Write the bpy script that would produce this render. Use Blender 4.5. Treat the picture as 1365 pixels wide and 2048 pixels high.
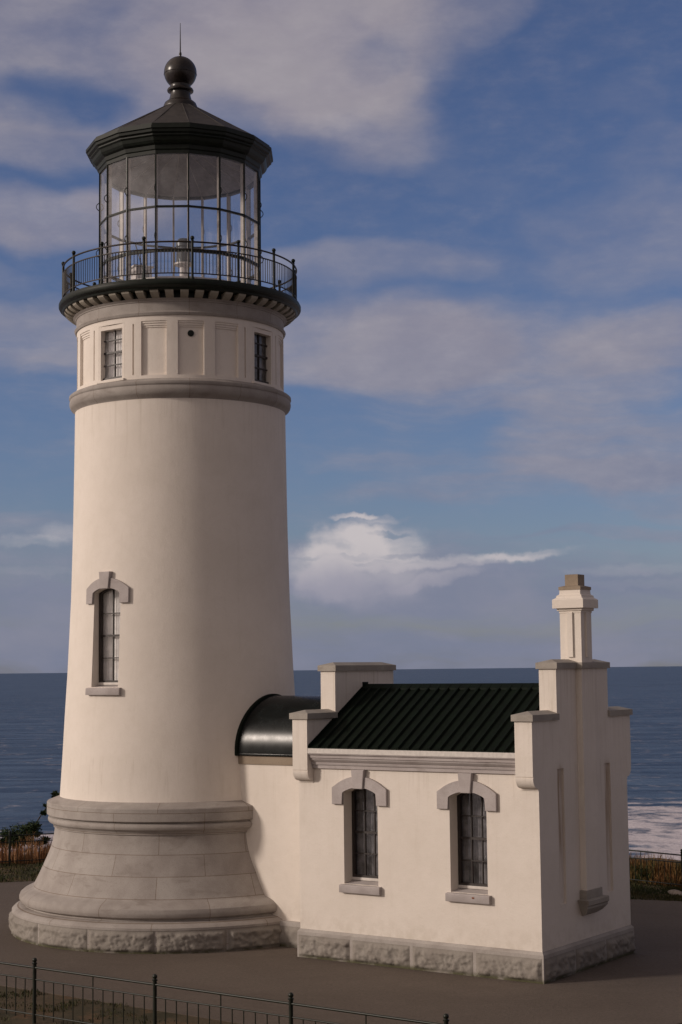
import bpy, bmesh, math, random
from math import sin, cos, pi, radians as R_, hypot, atan2
from mathutils import Vector, Matrix, noise
random.seed(7)
S = bpy.context.scene
for o in list(bpy.data.objects): bpy.data.objects.remove(o)
COL = S.collection

# ------------------------------------------------------------------ camera
F = 3285.27
PITCH, ROLL = 0.0957, 0.0108
cd = bpy.data.cameras.new("camera"); cam = bpy.data.objects.new("camera", cd); COL.objects.link(cam)
cd.sensor_fit = 'VERTICAL'; cd.sensor_height = 36; cd.sensor_width = 24; cd.lens = F/2048*36
cd.clip_start = .5; cd.clip_end = 2e6
cam.matrix_world = Matrix.Translation((3.6818, -37.6162, 5.6761)) @ Matrix.Rotation(pi/2+PITCH, 4, 'X') @ Matrix.Rotation(-ROLL, 4, 'Z')
S.camera = cam

# ------------------------------------------------------------------ sun
SUN_AZ = Vector((-.968, -.25)).normalized(); SUN_EL = R_(19.5)
sd = Vector((SUN_AZ.x*cos(SUN_EL), SUN_AZ.y*cos(SUN_EL), sin(SUN_EL)))
ld = bpy.data.lights.new("sun", 'SUN'); ld.energy = 3.0; ld.angle = R_(7.0); ld.color = (1.0, .865, .755)
sun = bpy.data.objects.new("sun", ld); COL.objects.link(sun); sun.rotation_euler = sd.to_track_quat('Z', 'Y').to_euler()
sun.location = sd*60

# ------------------------------------------------------------------ colour management
S.view_settings.view_transform = 'Standard'; S.view_settings.look = 'None'
S.view_settings.exposure = -.55; S.view_settings.gamma = 1

# ------------------------------------------------------------------ node helper
class NT:
    def __init__(s, tree): s.t = tree; s.n = tree.nodes; s.l = tree.links
    def new(s, typ, **kw):
        n = s.n.new(typ)
        for k, v in kw.items(): setattr(n, k, v)
        return n
    def put(s, sock, v):
        if isinstance(v, bpy.types.NodeSocket): s.l.new(v, sock)
        elif v is not None: sock.default_value = v
    def math(s, op, a, b=None, c=None, clamp=False):
        n = s.new('ShaderNodeMath', operation=op, use_clamp=clamp); s.put(n.inputs[0], a)
        if b is not None: s.put(n.inputs[1], b)
        if c is not None: s.put(n.inputs[2], c)
        return n.outputs[0]
    def noise(s, vec=None, scale=5, detail=4, rough=.55, dist=0, out='Fac'):
        n = s.new('ShaderNodeTexNoise'); n.inputs['Scale'].default_value = scale; n.inputs['Detail'].default_value = detail
        n.inputs['Roughness'].default_value = rough; n.inputs['Distortion'].default_value = dist
        if vec is not None: s.l.new(vec, n.inputs['Vector'])
        return n.outputs[out]
    def ss(s, v, lo, hi):
        n = s.new('ShaderNodeMapRange', interpolation_type='SMOOTHSTEP'); s.put(n.inputs[0], v)
        s.put(n.inputs[1], lo); s.put(n.inputs[2], hi); return n.outputs[0]
    def mix(s, f, a, b):
        n = s.new('ShaderNodeMix', data_type='RGBA'); s.put(n.inputs['Factor'], f)
        s.put(n.inputs[6], a if isinstance(a, bpy.types.NodeSocket) else (*a, 1)[:4])
        s.put(n.inputs[7], b if isinstance(b, bpy.types.NodeSocket) else (*b, 1)[:4]); return n.outputs[2]
    def xyz(s, vec): 
        n = s.new('ShaderNodeSeparateXYZ'); s.l.new(vec, n.inputs[0]); return n.outputs
    def comb(s, x, y, z=0.):
        n = s.new('ShaderNodeCombineXYZ'); s.put(n.inputs[0], x); s.put(n.inputs[1], y); s.put(n.inputs[2], z); return n.outputs[0]
    def coord(s, w='Object'): return s.new('ShaderNodeTexCoord').outputs[w]
    def mapping(s, vec, scale=(1, 1, 1), rot=(0, 0, 0), loc=(0, 0, 0)):
        n = s.new('ShaderNodeMapping'); s.l.new(vec, n.inputs[0]); n.inputs['Scale'].default_value = scale
        n.inputs['Rotation'].default_value = rot; n.inputs['Location'].default_value = loc; return n.outputs[0]

# ------------------------------------------------------------------ sky
W = bpy.data.worlds.new("World"); S.world = W; W.use_nodes = True
t = NT(W.node_tree); t.n.clear()
sky = t.new('ShaderNodeTexSky', sky_type='NISHITA'); sky.sun_disc = False
sky.sun_elevation = SUN_EL; sky.sun_rotation = atan2(SUN_AZ.x, SUN_AZ.y)
sky.altitude = 50; sky.air_density = 1.0; sky.dust_density = .6; sky.ozone_density = 2.2
bg1 = t.new('ShaderNodeBackground'); bg1.inputs[1].default_value = .086
hs = t.new('ShaderNodeHueSaturation'); hs.inputs['Saturation'].default_value = 1.0; t.l.new(sky.outputs[0], hs.inputs['Color'])
tint = t.new('ShaderNodeMix', data_type='RGBA', blend_type='MULTIPLY'); tint.inputs[0].default_value = 1; tint.inputs[7].default_value = (.93, .945, 1.26, 1)
t.l.new(hs.outputs[0], tint.inputs[6])
t.l.new(tint.outputs[2], bg1.inputs[0])
d = t.coord('Generated'); X, Y, Z = t.xyz(d)
az = t.math('ARCTAN2', X, Y); el = t.math('ARCSINE', Z)
base = t.comb(az, el)
wv = t.mapping(base, scale=(1.0, 1.7, 1))
warpn = t.new('ShaderNodeTexNoise'); warpn.inputs['Scale'].default_value = 9; warpn.inputs['Detail'].default_value = 5
t.l.new(wv, warpn.inputs['Vector'])
wx, wy, wz = t.xyz(warpn.outputs['Color'])
azw = t.math('ADD', az, t.math('MULTIPLY', t.math('SUBTRACT', wx, .5), .10))
elw = t.math('ADD', el, t.math('MULTIPLY', t.math('SUBTRACT', wy, .5), .045))
def pa(px): return (px-682.5)/F
def pe(py): return PITCH+(1024-py)/F
def blob(cx, cy, rx, ry, w, tilt=0., a_=None, e_=None):
    a = t.math('DIVIDE', t.math('SUBTRACT', a_ or azw, pa(cx)), rx/F)
    e = t.math('SUBTRACT', e_ or elw, pe(cy))
    if tilt: e = t.math('SUBTRACT', e, t.math('MULTIPLY', t.math('SUBTRACT', a_ or azw, pa(cx)), tilt))
    e = t.math('DIVIDE', e, ry/F)
    q = t.math('ADD', t.math('MULTIPLY', a, a), t.math('MULTIPLY', e, e))
    return t.math('MULTIPLY', t.math('SUBTRACT', 1.0, t.ss(q, .15, 1.6)), w)
def total(lst, **kw):
    acc = None
    for b in lst:
        v = blob(*b, **kw); acc = v if acc is None else t.math('ADD', acc, v)
    return acc
soft = total([(250, 60, 560, 200, .75), (620, 110, 330, 150, .55), (700, 255, 200, 105, .7), (930, 60, 190, 130, .5), (330, 290, 160, 90, .3), (20, 290, 190, 70, .6),
    (60, 445, 260, 62, .8), (260, 400, 130, 40, .35), (60, 665, 260, 75, .62), (30, 555, 150, 30, .28),
    (730, 545, 300, 40, .5), (700, 690, 330, 100, .8), (1050, 730, 420, 110, .7), (1320, 690, 200, 60, .45),
    (1240, 900, 260, 75, .8), (1340, 980, 200, 70, .6), (900, 930, 300, 25, .42), (1010, 975, 330, 30, .45), (1300, 510, 260, 110, .42),
    (1250, 225, 110, 70, .22), (1320, 330, 120, 60, .25), (682, 1235, 1500, 130, .62), (80, 1085, 260, 50, .55), (60, 1220, 300, 90, .35), (1250, 1080, 260, 14, .5), (760, 1140, 300, 80, .5), (1000, 1190, 420, 50, .3),
    (300, 1320, 1800, 60, .5)])
gap = total([(120, 215, 150, 48, .55), (735, 150, 120, 45, .32, .3), (560, 330, 160, 35, .3), (1200, 130, 150, 90, .3)])
nz = t.noise(t.mapping(t.comb(azw, elw), scale=(1, 1.9, 1)), scale=10, detail=8, rough=.5)
nfine = t.noise(t.mapping(base, scale=(1, 2.2, 1)), scale=34, detail=8, rough=.62)
nst = t.noise(t.mapping(t.comb(azw, elw), scale=(1, 8, 1), rot=(0, 0, .0)), scale=9, detail=8, rough=.6)
dens = t.math('SUBTRACT', soft, gap)
dens = t.math('ADD', dens, t.math('MULTIPLY', t.math('SUBTRACT', nst, .44), t.math('MULTIPLY', t.ss(el, pe(450), pe(900)), 1.5)))
dens = t.math('ADD', dens, t.math('MULTIPLY', t.math('SUBTRACT', nz, .5), 1.0))
dens = t.math('ADD', dens, t.math('MULTIPLY', t.math('SUBTRACT', nfine, .5), .34))
# unseen bright cloud round the sun, added as warm fill light
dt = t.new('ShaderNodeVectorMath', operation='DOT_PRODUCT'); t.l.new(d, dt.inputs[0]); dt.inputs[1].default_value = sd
fill_veil = t.ss(dt.outputs['Value'], .15, .95); back = t.math('MAXIMUM', t.ss(t.math('ABSOLUTE', az), .42, .95), t.ss(el, .50, .85))  # second mask: off-frame and overhead cloud, added to warm the fill
dens = t.math('ADD', dens, t.math('ADD', t.math('MULTIPLY', fill_veil, .9), t.math('MULTIPLY', back, .85)))
m1 = t.math('MULTIPLY', t.ss(dens, -.14, 1.3), .90)
# lit cumulus heads low over the sea
wn2 = t.new('ShaderNodeTexNoise'); wn2.inputs['Scale'].default_value = 70; wn2.inputs['Detail'].default_value = 6; t.l.new(base, wn2.inputs['Vector'])
cx_, cy_, cz_ = t.xyz(wn2.outputs['Color'])
az2 = t.math('ADD', az, t.math('MULTIPLY', t.math('SUBTRACT', cx_, .5), .022)); el2 = t.math('ADD', el, t.math('MULTIPLY', t.math('SUBTRACT', cy_, .5), .013))
kw = dict(a_=az2, e_=el2)
cum = total([(690, 1095, 84, 46, .9), (632, 1130, 66, 44, .8), (775, 1085, 85, 46, .6), (740, 1150, 150, 46, .5), (655, 1165, 80, 36, .5), (710, 1180, 130, 40, .45), (800, 1120, 60, 60, .3), (705, 1034, 46, 6, .7), (760, 1038, 60, 9, .4), (700, 1060, 80, 26, .35),
             (60, 1082, 70, 12, .5), (125, 1064, 55, 18, .5), (70, 430, 110, 34, .28), (700, 280, 90, 40, .12)], **kw)
wisp = total([(1050, 1112, 100, 11, .7, .06), (900, 1126, 190, 12, .65, .05), (870, 1162, 95, 15, .55, .22), (1300, 1148, 170, 12, .4), (1270, 1178, 120, 9, .25), (60, 1140, 120, 9, .2)], **kw)
band = total([(770, 1070, 44, 6, .5), (720, 1113, 120, 6, .6), (760, 1126, 90, 5, .4)], **kw)
cmask = t.math('SUBTRACT', t.math('ADD', cum, wisp), t.math('MULTIPLY', band, .8))
m2 = t.math('MULTIPLY', t.ss(t.math('ADD', cmask, t.math('MULTIPLY', t.math('SUBTRACT', nfine, .5), .9)), -.25, 1.45), .92)
low = t.ss(el, pe(1200), pe(350))
cc = t.mix(low, (.195, .222, .325), (.315, .285, .335))
cc = t.mix(t.ss(nz, .35, .7), cc, t.mix(low, (.245, .255, .34), (.37, .335, .365)))
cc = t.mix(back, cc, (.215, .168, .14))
cc = t.mix(fill_veil, cc, (.85, .70, .60))
cc = t.mix(m2, cc, t.mix(t.ss(el2, pe(1185), pe(1085)), (.36, .345, .42), (.66, .60, .60)))
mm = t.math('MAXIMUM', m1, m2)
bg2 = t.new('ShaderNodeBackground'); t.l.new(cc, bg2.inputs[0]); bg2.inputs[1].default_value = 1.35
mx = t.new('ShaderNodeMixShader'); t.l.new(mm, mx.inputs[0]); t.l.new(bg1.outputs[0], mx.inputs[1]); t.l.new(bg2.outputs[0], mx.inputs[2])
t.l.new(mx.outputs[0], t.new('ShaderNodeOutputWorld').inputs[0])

# ------------------------------------------------------------------ materials
def mat(name):
    m = bpy.data.materials.new(name); m.use_nodes = True; t = NT(m.node_tree)
    b = t.n['Principled BSDF']; return m, t, b
def bump(t, b, h, strength=.3, dist=.01):
    n = t.new('ShaderNodeBump'); n.inputs['Strength'].default_value = strength; n.inputs['Distance'].default_value = dist
    t.l.new(h, n.inputs['Height']); t.l.new(n.outputs[0], b.inputs['Normal'])
def setp(b, **k):
    for n, v in k.items():
        b.inputs[n.replace('_', ' ')].default_value = v

def stucco(name, rust=False):
    m, t, b = mat(name); c = t.coord()
    x, y, z = t.xyz(c)
    n1 = t.noise(c, 1.1, 6, .62); n2 = t.noise(t.mapping(c, scale=(4.5, 4.5, .30)), 1.6, 6, .65)
    n3 = t.noise(c, 45, 4, .6); n4 = t.noise(c, 5.5, 6, .65); n5 = t.noise(t.mapping(c, scale=(11, 11, .55)), 1.2, 4, .6)
    col = t.mix(t.ss(n1, .3, .72), (.80, .73, .66), (.75, .682, .61))
    col = t.mix(t.math('MULTIPLY', t.ss(n4, .45, .75), .16), col, (.64, .57, .48))
    col = t.mix(t.math('MULTIPLY', t.ss(n2, .55, .85), .24), col, (.56, .49, .40))
    col = t.mix(t.math('MULTIPLY', t.ss(n3, .52, .8), .22), col, (.52, .46, .39))
    # water marks under the ledges and splash dirt low down
    under = t.math('MAXIMUM', t.math('MULTIPLY', t.ss(z, 9.6, 11.6), t.ss(z, 11.9, 11.7)), t.math('MULTIPLY', t.ss(z, 2.6, 3.7), t.ss(z, 3.95, 3.75)))
    col = t.mix(t.math('MULTIPLY', t.math('MULTIPLY', t.ss(n5, .5, .78), under), .32), col, (.47, .40, .32))
    low = t.math('MULTIPLY', t.ss(z, 1.15, .50), t.ss(n4, .35, .65))
    col = t.mix(t.math('MULTIPLY', low, .22), col, (.45, .38, .30))
    if rust:   # brown run-off streaks below the parapet caps and out of the two wall slots
        ng = t.noise(t.mapping(c, scale=(9, 9, .5)), 1.5, 4, .6)
        f = t.math('MULTIPLY', t.ss(ng, .45, .8), t.ss(z, 3.2, 5.7))
        col = t.mix(t.math('MULTIPLY', f, .4), col, (.42, .34, .25))
        for yc in (-1.01, .99):
            w = t.math('SUBTRACT', 1, t.ss(t.math('ABSOLUTE', t.math('SUBTRACT', y, yc)), .05, .17))
            zz = t.math('MULTIPLY', t.ss(z, .9, 3.0), t.ss(z, 3.95, 3.6))
            xx = t.ss(x, 9.95, 10.0)
            f = t.math('MULTIPLY', t.math('MULTIPLY', w, zz), t.math('MULTIPLY', xx, t.ss(ng, .2, .7)))
            col = t.mix(t.math('MULTIPLY', f, .95), col, (.33, .22, .13))
    t.l.new(col, b.inputs['Base Color']); setp(b, Roughness=.85); b.inputs['Specular IOR Level'].default_value = .25
    bump(t, b, t.math('ADD', t.math('MULTIPLY', n4, 2.2), t.math('ADD', t.math('MULTIPLY', n3, .8), t.noise(c, 140, 2))), .42, .009)
    return m
M = {}
M['stucco'] = stucco('white_stucco'); M['stucco_rust'] = stucco('stained_stucco', True)

def granite(name, joints=None, dark=1.0, ang=False, tint=(1, 1, 1)):
    m, t, b = mat(name); c = t.coord(); x, y, z = t.xyz(c)
    n1 = t.noise(c, 2.2, 5, .6); n2 = t.noise(c, 60, 3, .7); n3 = t.noise(t.mapping(c, scale=(1, 1, 3)), 1.3, 6, .6, .6)
    A = tuple(v*dark*k for v, k in zip((.435, .40, .37), tint)); B = tuple(v*dark*k for v, k in zip((.35, .315, .29), tint)); D = tuple(v*dark*k for v, k in zip((.22, .185, .16), tint))
    col = t.mix(t.ss(n1, .3, .72), A, B)
    col = t.mix(t.math('MULTIPLY', t.ss(n2, .5, .72), .5), col, D)
    col = t.mix(t.math('MULTIPLY', t.ss(n3, .56, .68), .35), col, D)
    mossf = t.math('MULTIPLY', t.ss(z, .11, .0), t.ss(n1, .35, .55))
    if ang is not None: col = t.mix(t.math('MULTIPLY', mossf, .9), col, (.07, .07, .025))
    h = t.math('ADD', t.math('MULTIPLY', n2, .35), n1)
    if joints:
        kind, rowh, z0, bw = joints
        if kind == 'ring':
            s = t.math('MULTIPLY', t.math('ARCTAN2', y, x), 2.9)
        else: s = x
        bt = t.new('ShaderNodeTexBrick'); bt.offset = .5
        bt.inputs['Scale'].default_value = 1; bt.inputs['Mortar Size'].default_value = .007; bt.inputs['Mortar Smooth'].default_value = .3
        bt.inputs['Brick Width'].default_value = bw; bt.inputs['Row Height'].default_value = rowh
        bt.inputs['Color1'].default_value = (1, 1, 1, 1); bt.inputs['Color2'].default_value = (.90, .885, .88, 1); bt.inputs['Mortar'].default_value = (.60, .53, .47, 1)
        t.l.new(t.comb(s, t.math('SUBTRACT', z, z0)), bt.inputs['Vector'])
        mu = t.new('ShaderNodeMix', data_type='RGBA', blend_type='MULTIPLY'); mu.inputs[0].default_value = 1
        t.l.new(col, mu.inputs[6]); t.l.new(bt.outputs['Color'], mu.inputs[7]); col = mu.outputs[2]
        h = t.math('SUBTRACT', h, t.math('MULTIPLY', bt.outputs['Fac'], 1.5))
    t.l.new(col, b.inputs['Base Color']); setp(b, Roughness=.82); b.inputs['Specular IOR Level'].default_value = .3
    bump(t, b, h, .35, .012)
    return m
M['granite'] = granite('granite'); M['granite_rock'] = granite('rock_faced_granite', dark=.68, tint=(1, .99, .95))
M['granite_base'] = granite('coursed_granite', ('ring', .43, 1.01, 1.9), .97)
M['granite_ring'] = granite('ring_granite', ('ring', 9, -3, 1.35), .92)
M['granite_trim'] = granite('trim_granite', None, 1.12, tint=(1.0, .99, 1.04))
M['granite_brown'] = granite('brown_stone_band', None, .72, tint=(1.05, .92, .75))
M['granite_cap'] = granite('weathered_cap_stone', None, .90, tint=(1, 1, .96))
M['granite_moss'] = granite('mossy_bracket_stone', None, .88, tint=(1, 1, .9))

def plain(name, col, rough=.5, metal=0., nscale=None, amt=.25, spec=.5, coat=0.):
    m, t, b = mat(name)
    if nscale:
        n = t.noise(t.coord(), nscale, 4, .6)
        c = t.mix(t.ss(n, .3, .75), tuple(v*(1-amt) for v in col), tuple(min(1, v*(1+amt)) for v in col)); t.l.new(c, b.inputs['Base Color'])
        r = t.math('ADD', rough-.06, t.math('MULTIPLY', n, .14)); t.l.new(r, b.inputs['Roughness'])
    else: setp(b, Base_Color=(*col, 1)); setp(b, Roughness=rough)
    setp(b, Metallic=metal); b.inputs['Specular IOR Level'].default_value = spec; b.inputs['Coat Weight'].default_value = coat
    return m
M['dark_metal'] = plain('green_black_iron', (.006, .010, .006), .45, 0, 9, .4, spec=.3)
M['dome_metal'] = plain('weathered_dome_iron', (.042, .036, .033), .62, 0, 5, .3, spec=.35)
M['ball_metal'] = plain('brown_black_iron', (.016, .011, .009), .30, 0, 6, .5)
M['rail_metal'] = plain('brown_iron_rail', (.026, .017, .012), .45, 0, 9, .4, spec=.35)
M['fence_metal'] = plain('fence_iron', (.010, .013, .007), .42, 0, 8, .4, spec=.4)
M['bar_metal'] = plain('pale_window_bar', (.50, .45, .40), .5, 0, 8, .2)
M['inner_white'] = plain('white_enamel', (.62, .58, .55), .45, 0, 4, .1)
M['vault_metal'] = plain('black_sheet_metal', (.006, .008, .008), .25, 0, 4, .4, spec=.2)
M['roof_metal'] = plain('green_black_roof', (.0025, .0065, .003), .65, 0, 6, .35, spec=.15)
M['frame'] = plain('dark_window_frame', (.030, .022, .020), .5, 0, 20, .2)
M['white_wood'] = plain('white_wood', (.62, .58, .54), .6, 0, 12, .1)
M['lamp_metal'] = plain('grey_lamp_housing', (.10, .11, .12), .35, .3, 8, .2)
M['ceiling'] = plain('brown_dome_lining', (.29, .27, .27), .7, 0, 6, .2)
M['curtain_pale'] = plain('pale_blind', (.90, .86, .85), .9, 0, 6, .12)
M['curtain_reflect'] = plain('reflected_grey_curtain', (.20, .19, .20), .95, 0, 5, .5)  # mottled grey imitates reflections in the workroom panes
M['bark'] = plain('dark_bark', (.05, .035, .025), .9, 0, 20, .3)
M['rust'] = plain('rust_spot', (.22, .07, .03), .8, 0, 30, .3)
M['stones'] = plain('pale_rubble', (.30, .25, .21), .9, 0, 8, .3)

def glass(name, tintc, refl=1.0, rough=.02):
    m = bpy.data.materials.new(name); m.use_nodes = True; t = NT(m.node_tree); t.n.clear()
    tr = t.new('ShaderNodeBsdfTransparent'); tr.inputs[0].default_value = (*tintc, 1)
    gl = t.new('ShaderNodeBsdfGlossy'); gl.inputs['Roughness'].default_value = rough; gl.inputs[0].default_value = (.95, .95, .95, 1)
    geo = t.new('ShaderNodeNewGeometry'); dp = t.new('ShaderNodeVectorMath', operation='DOT_PRODUCT')
    t.l.new(geo.outputs['Normal'], dp.inputs[0]); t.l.new(geo.outputs['Incoming'], dp.inputs[1])
    sch = t.math('ADD', .045, t.math('MULTIPLY', t.math('POWER', t.math('SUBTRACT', 1.0, t.math('ABSOLUTE', dp.outputs['Value'])), 5.0), .95))
    nb = t.new('ShaderNodeBump'); nb.inputs['Strength'].default_value = .12; nb.inputs['Distance'].default_value = .02
    t.l.new(t.noise(t.coord(), 2.5, 2, .5), nb.inputs['Height']); t.l.new(nb.outputs[0], gl.inputs['Normal'])
    f = t.math('MULTIPLY', sch, refl, clamp=True)
    mx = t.new('ShaderNodeMixShader'); t.l.new(f, mx.inputs[0]); t.l.new(tr.outputs[0], mx.inputs[1]); t.l.new(gl.outputs[0], mx.inputs[2])
    t.l.new(mx.outputs[0], t.new('ShaderNodeOutputMaterial').inputs[0]); return m
def hazy_glass():
    m = glass('salty_lantern_glass', (.98, .98, .99), 1.5, .03); t = NT(m.node_tree)
    out = [n for n in t.n if n.type == 'OUTPUT_MATERIAL'][0]; mx = out.inputs[0].links[0].from_node
    df = t.new('ShaderNodeBsdfDiffuse'); df.inputs[0].default_value = (.92, .92, .95, 1)
    c = t.coord(); n = t.noise(c, 1.3, 5, .6, .3)
    f = t.math('ADD', .02, t.math('MULTIPLY', t.ss(n, .35, .75), .11))
    m2 = t.new('ShaderNodeMixShader'); t.l.new(f, m2.inputs[0]); t.l.new(mx.outputs[0], m2.inputs[1]); t.l.new(df.outputs[0], m2.inputs[2])
    t.l.new(m2.outputs[0], out.inputs[0]); return m
M['glass'] = glass('window_glass', (.95, .96, .96), 1.6)
M['lantern_glass'] = hazy_glass()

def ground_mat(name, kind):
    m, t, b = mat(name); c = t.coord(); x, y, z = t.xyz(c)
    n1 = t.noise(c, .35, 6, .6, .4); n2 = t.noise(c, 30, 4, .7); n3 = t.noise(c, 140, 3, .7)
    if kind == 'asphalt':
        col = t.mix(t.ss(n1, .3, .7), (.128, .103, .085), (.158, .128, .107))
        col = t.mix(t.math('MULTIPLY', t.ss(n3, .45, .65), .55), col, (.075, .061, .051))
        col = t.mix(t.math('MULTIPLY', t.ss(n2, .54, .72), .45), col, (.18, .15, .13))
        n4 = t.noise(t.mapping(c, scale=(.5, 1.8, 1), rot=(0, 0, .6)), 1.2, 6, .65)
        col = t.mix(t.math('MULTIPLY', t.ss(n4, .5, .75), .3), col, (.105, .08, .066))
        n5 = t.noise(c, 16, 5, .75); n6 = t.noise(c, 3.2, 6, .7)
        col = t.mix(t.math('MULTIPLY', t.ss(n5, .42, .68), .42), col, (.062, .050, .042))
        col = t.mix(t.math('MULTIPLY', t.ss(n6, .52, .72), .22), col, (.19, .16, .135))
        bump(t, b, t.math('ADD', t.math('MULTIPLY', n5, 1.5), t.math('ADD', n3, n2)), .5, .012)
    else:
        col = t.mix(t.ss(n1, .42, .60), (.105, .078, .050), (.060, .052, .030))
        col = t.mix(t.ss(t.noise(c, 1.1, 6, .65), .50, .66), col, (.14, .088, .05))
        col = t.mix(t.math('MULTIPLY', t.ss(n2, .5, .7), .5), col, (.02, .028, .012))
        bump(t, b, t.math('ADD', n2, n1), .6, .05)
    t.l.new(col, b.inputs['Base Color']); setp(b, Roughness=.92); b.inputs['Specular IOR Level'].default_value = .2
    return m
M['asphalt'] = ground_mat('brown_asphalt', 'asphalt'); M['soil'] = ground_mat('grassy_soil', 'soil')

def blades(name, cols, rough=.8):
    m, t, b = mat(name); c = t.coord()
    n = t.noise(c, .9, 4, .6); n2 = t.noise(c, 9, 3, .6)
    col = t.mix(t.ss(n, .38, .62), cols[0], cols[1]); col = t.mix(t.ss(n2, .45, .65), col, cols[2])
    t.l.new(col, b.inputs['Base Color']); setp(b, Roughness=rough); b.inputs['Specular IOR Level'].default_value = .2
    return m
M['dry'] = blades('dry_orange_grass', ((.36, .18, .085), (.22, .12, .055), (.46, .25, .13)))
M['dry_green'] = blades('mixed_scrub', ((.20, .085, .03), (.04, .06, .018), (.20, .12, .045)))
M['green'] = blades('short_green_grass', ((.040, .050, .018), (.085, .070, .028), (.028, .036, .014)))  # grass colour darkened to carry the shade on the left verge
M['leaf'] = blades('dark_evergreen_leaf', ((.030, .050, .018), (.045, .060, .020), (.018, .032, .012)), .6)

def water():
    m, t, b = mat('sea_water'); c = t.coord(); x, y, z = t.xyz(c)
    # everything in metres on the water plane
    p1 = t.mapping(c, scale=(.011, .045, 1), rot=(0, 0, R_(-7))); p2 = t.mapping(c, scale=(.10, .12, 1), rot=(0, 0, R_(8)))
    swell = t.noise(p1, 1, 5, .55, .7); chop = t.noise(p2, 1, 5, .6, .3); rip = t.noise(t.mapping(c, scale=(.5, .45, 1)), 1, 4, .65)
    far = t.noise(t.mapping(c, scale=(.0006, .0022, 1)), 1, 4, .5)
    col = t.mix(t.ss(swell, .38, .62), (.020, .047, .100), (.072, .120, .200))
    col = t.mix(t.math('MULTIPLY', t.ss(chop, .50, .72), .6), col, (.10, .14, .20))
    col = t.mix(t.math('MULTIPLY', t.ss(far, .4, .7), .35), col, (.028, .056, .105))
    # surf near the shore
    xr = t.ss(x, 0., 60.)
    reach = t.math('ADD', t.math('MULTIPLY', xr, 86.), 508.)
    edge = t.math('SUBTRACT', reach, y)
    e = t.math('ADD', edge, t.math('MULTIPLY', t.math('SUBTRACT', swell, .5), 150))
    fpat = t.noise(t.mapping(c, scale=(.075, .060, 1), rot=(0, 0, R_(12))), 1, 7, .66, .8)
    fm = t.ss(t.math('ADD', t.math('MULTIPLY', t.ss(e, -10, 45), .75), t.math('MULTIPLY', t.math('SUBTRACT', fpat, .5), 3.2)), .18, .95)
    cap = t.math('MULTIPLY', t.ss(t.noise(t.mapping(c, scale=(.10, .13, 1)), 1, 5, .6), .74, .78), .7)
    fm = t.math('MAXIMUM', fm, t.math('MULTIPLY', cap, t.ss(y, 1500, 600)))
    col = t.mix(fm, col, (.62, .575, .61))
    t.l.new(col, b.inputs['Base Color'])
    t.l.new(t.math('ADD', .42, t.math('MULTIPLY', fm, .5)), b.inputs['Roughness']); b.inputs['Specular IOR Level'].default_value = .2
    h = t.math('ADD', t.math('MULTIPLY', swell, 5.5), t.math('ADD', t.math('MULTIPLY', chop, 1.6), t.math('MULTIPLY', rip, .35)))
    nb = t.new('ShaderNodeBump'); nb.inputs['Strength'].default_value = .75; nb.inputs['Distance'].default_value = 1.0
    t.l.new(h, nb.inputs['Height']); t.l.new(nb.outputs[0], b.inputs['Normal'])
    return m
M['water'] = water()

# ------------------------------------------------------------------ mesh helpers
def link(o, parent=None):
    COL.objects.link(o)
    if parent: o.parent = parent
    return o
def finish(bm, name, m, parent=None, smooth=38, recalc=True):
    if recalc: bmesh.ops.recalc_face_normals(bm, faces=bm.faces[:])
    me = bpy.data.meshes.new(name)
    if smooth:
        lim = R_(smooth)
        for f in bm.faces: f.smooth = True
        for e in bm.edges:
            if len(e.link_faces) == 2 and e.calc_face_angle(0) > lim: e.smooth = False
    bm.to_mesh(me); bm.free(); me.materials.append(M[m] if isinstance(m, str) else m)
    return link(bpy.data.objects.new(name, me), parent)
def thing(name, label, cat, loc=(0, 0, 0), rz=0., group=None):
    o = bpy.data.objects.new(name, None); COL.objects.link(o); o.location = loc; o.rotation_euler = (0, 0, rz)
    o.empty_display_size = .3
    o['label'] = label; o['category'] = cat
    if group: o['group'] = group
    return o
def tag(o, label=None, cat=None, group=None, kind=None):
    for k, v in (('label', label), ('category', cat), ('group', group), ('kind', kind)):
        if v: o[k] = v
    return o
def bx(bm, x0, x1, y0, y1, z0, z1, bev=0.):
    b2 = bmesh.new(); bmesh.ops.create_cube(b2, size=1)
    for v in b2.verts: v.co = Vector(((x0+x1)/2+v.co.x*(x1-x0), (y0+y1)/2+v.co.y*(y1-y0), (z0+z1)/2+v.co.z*(z1-z0)))
    if bev: bmesh.ops.bevel(b2, geom=b2.edges[:], offset=bev, segments=2, profile=.6, affect='EDGES')
    me = bpy.data.meshes.new('t'); b2.to_mesh(me); b2.free(); bm.from_mesh(me); bpy.data.meshes.remove(me)
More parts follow.
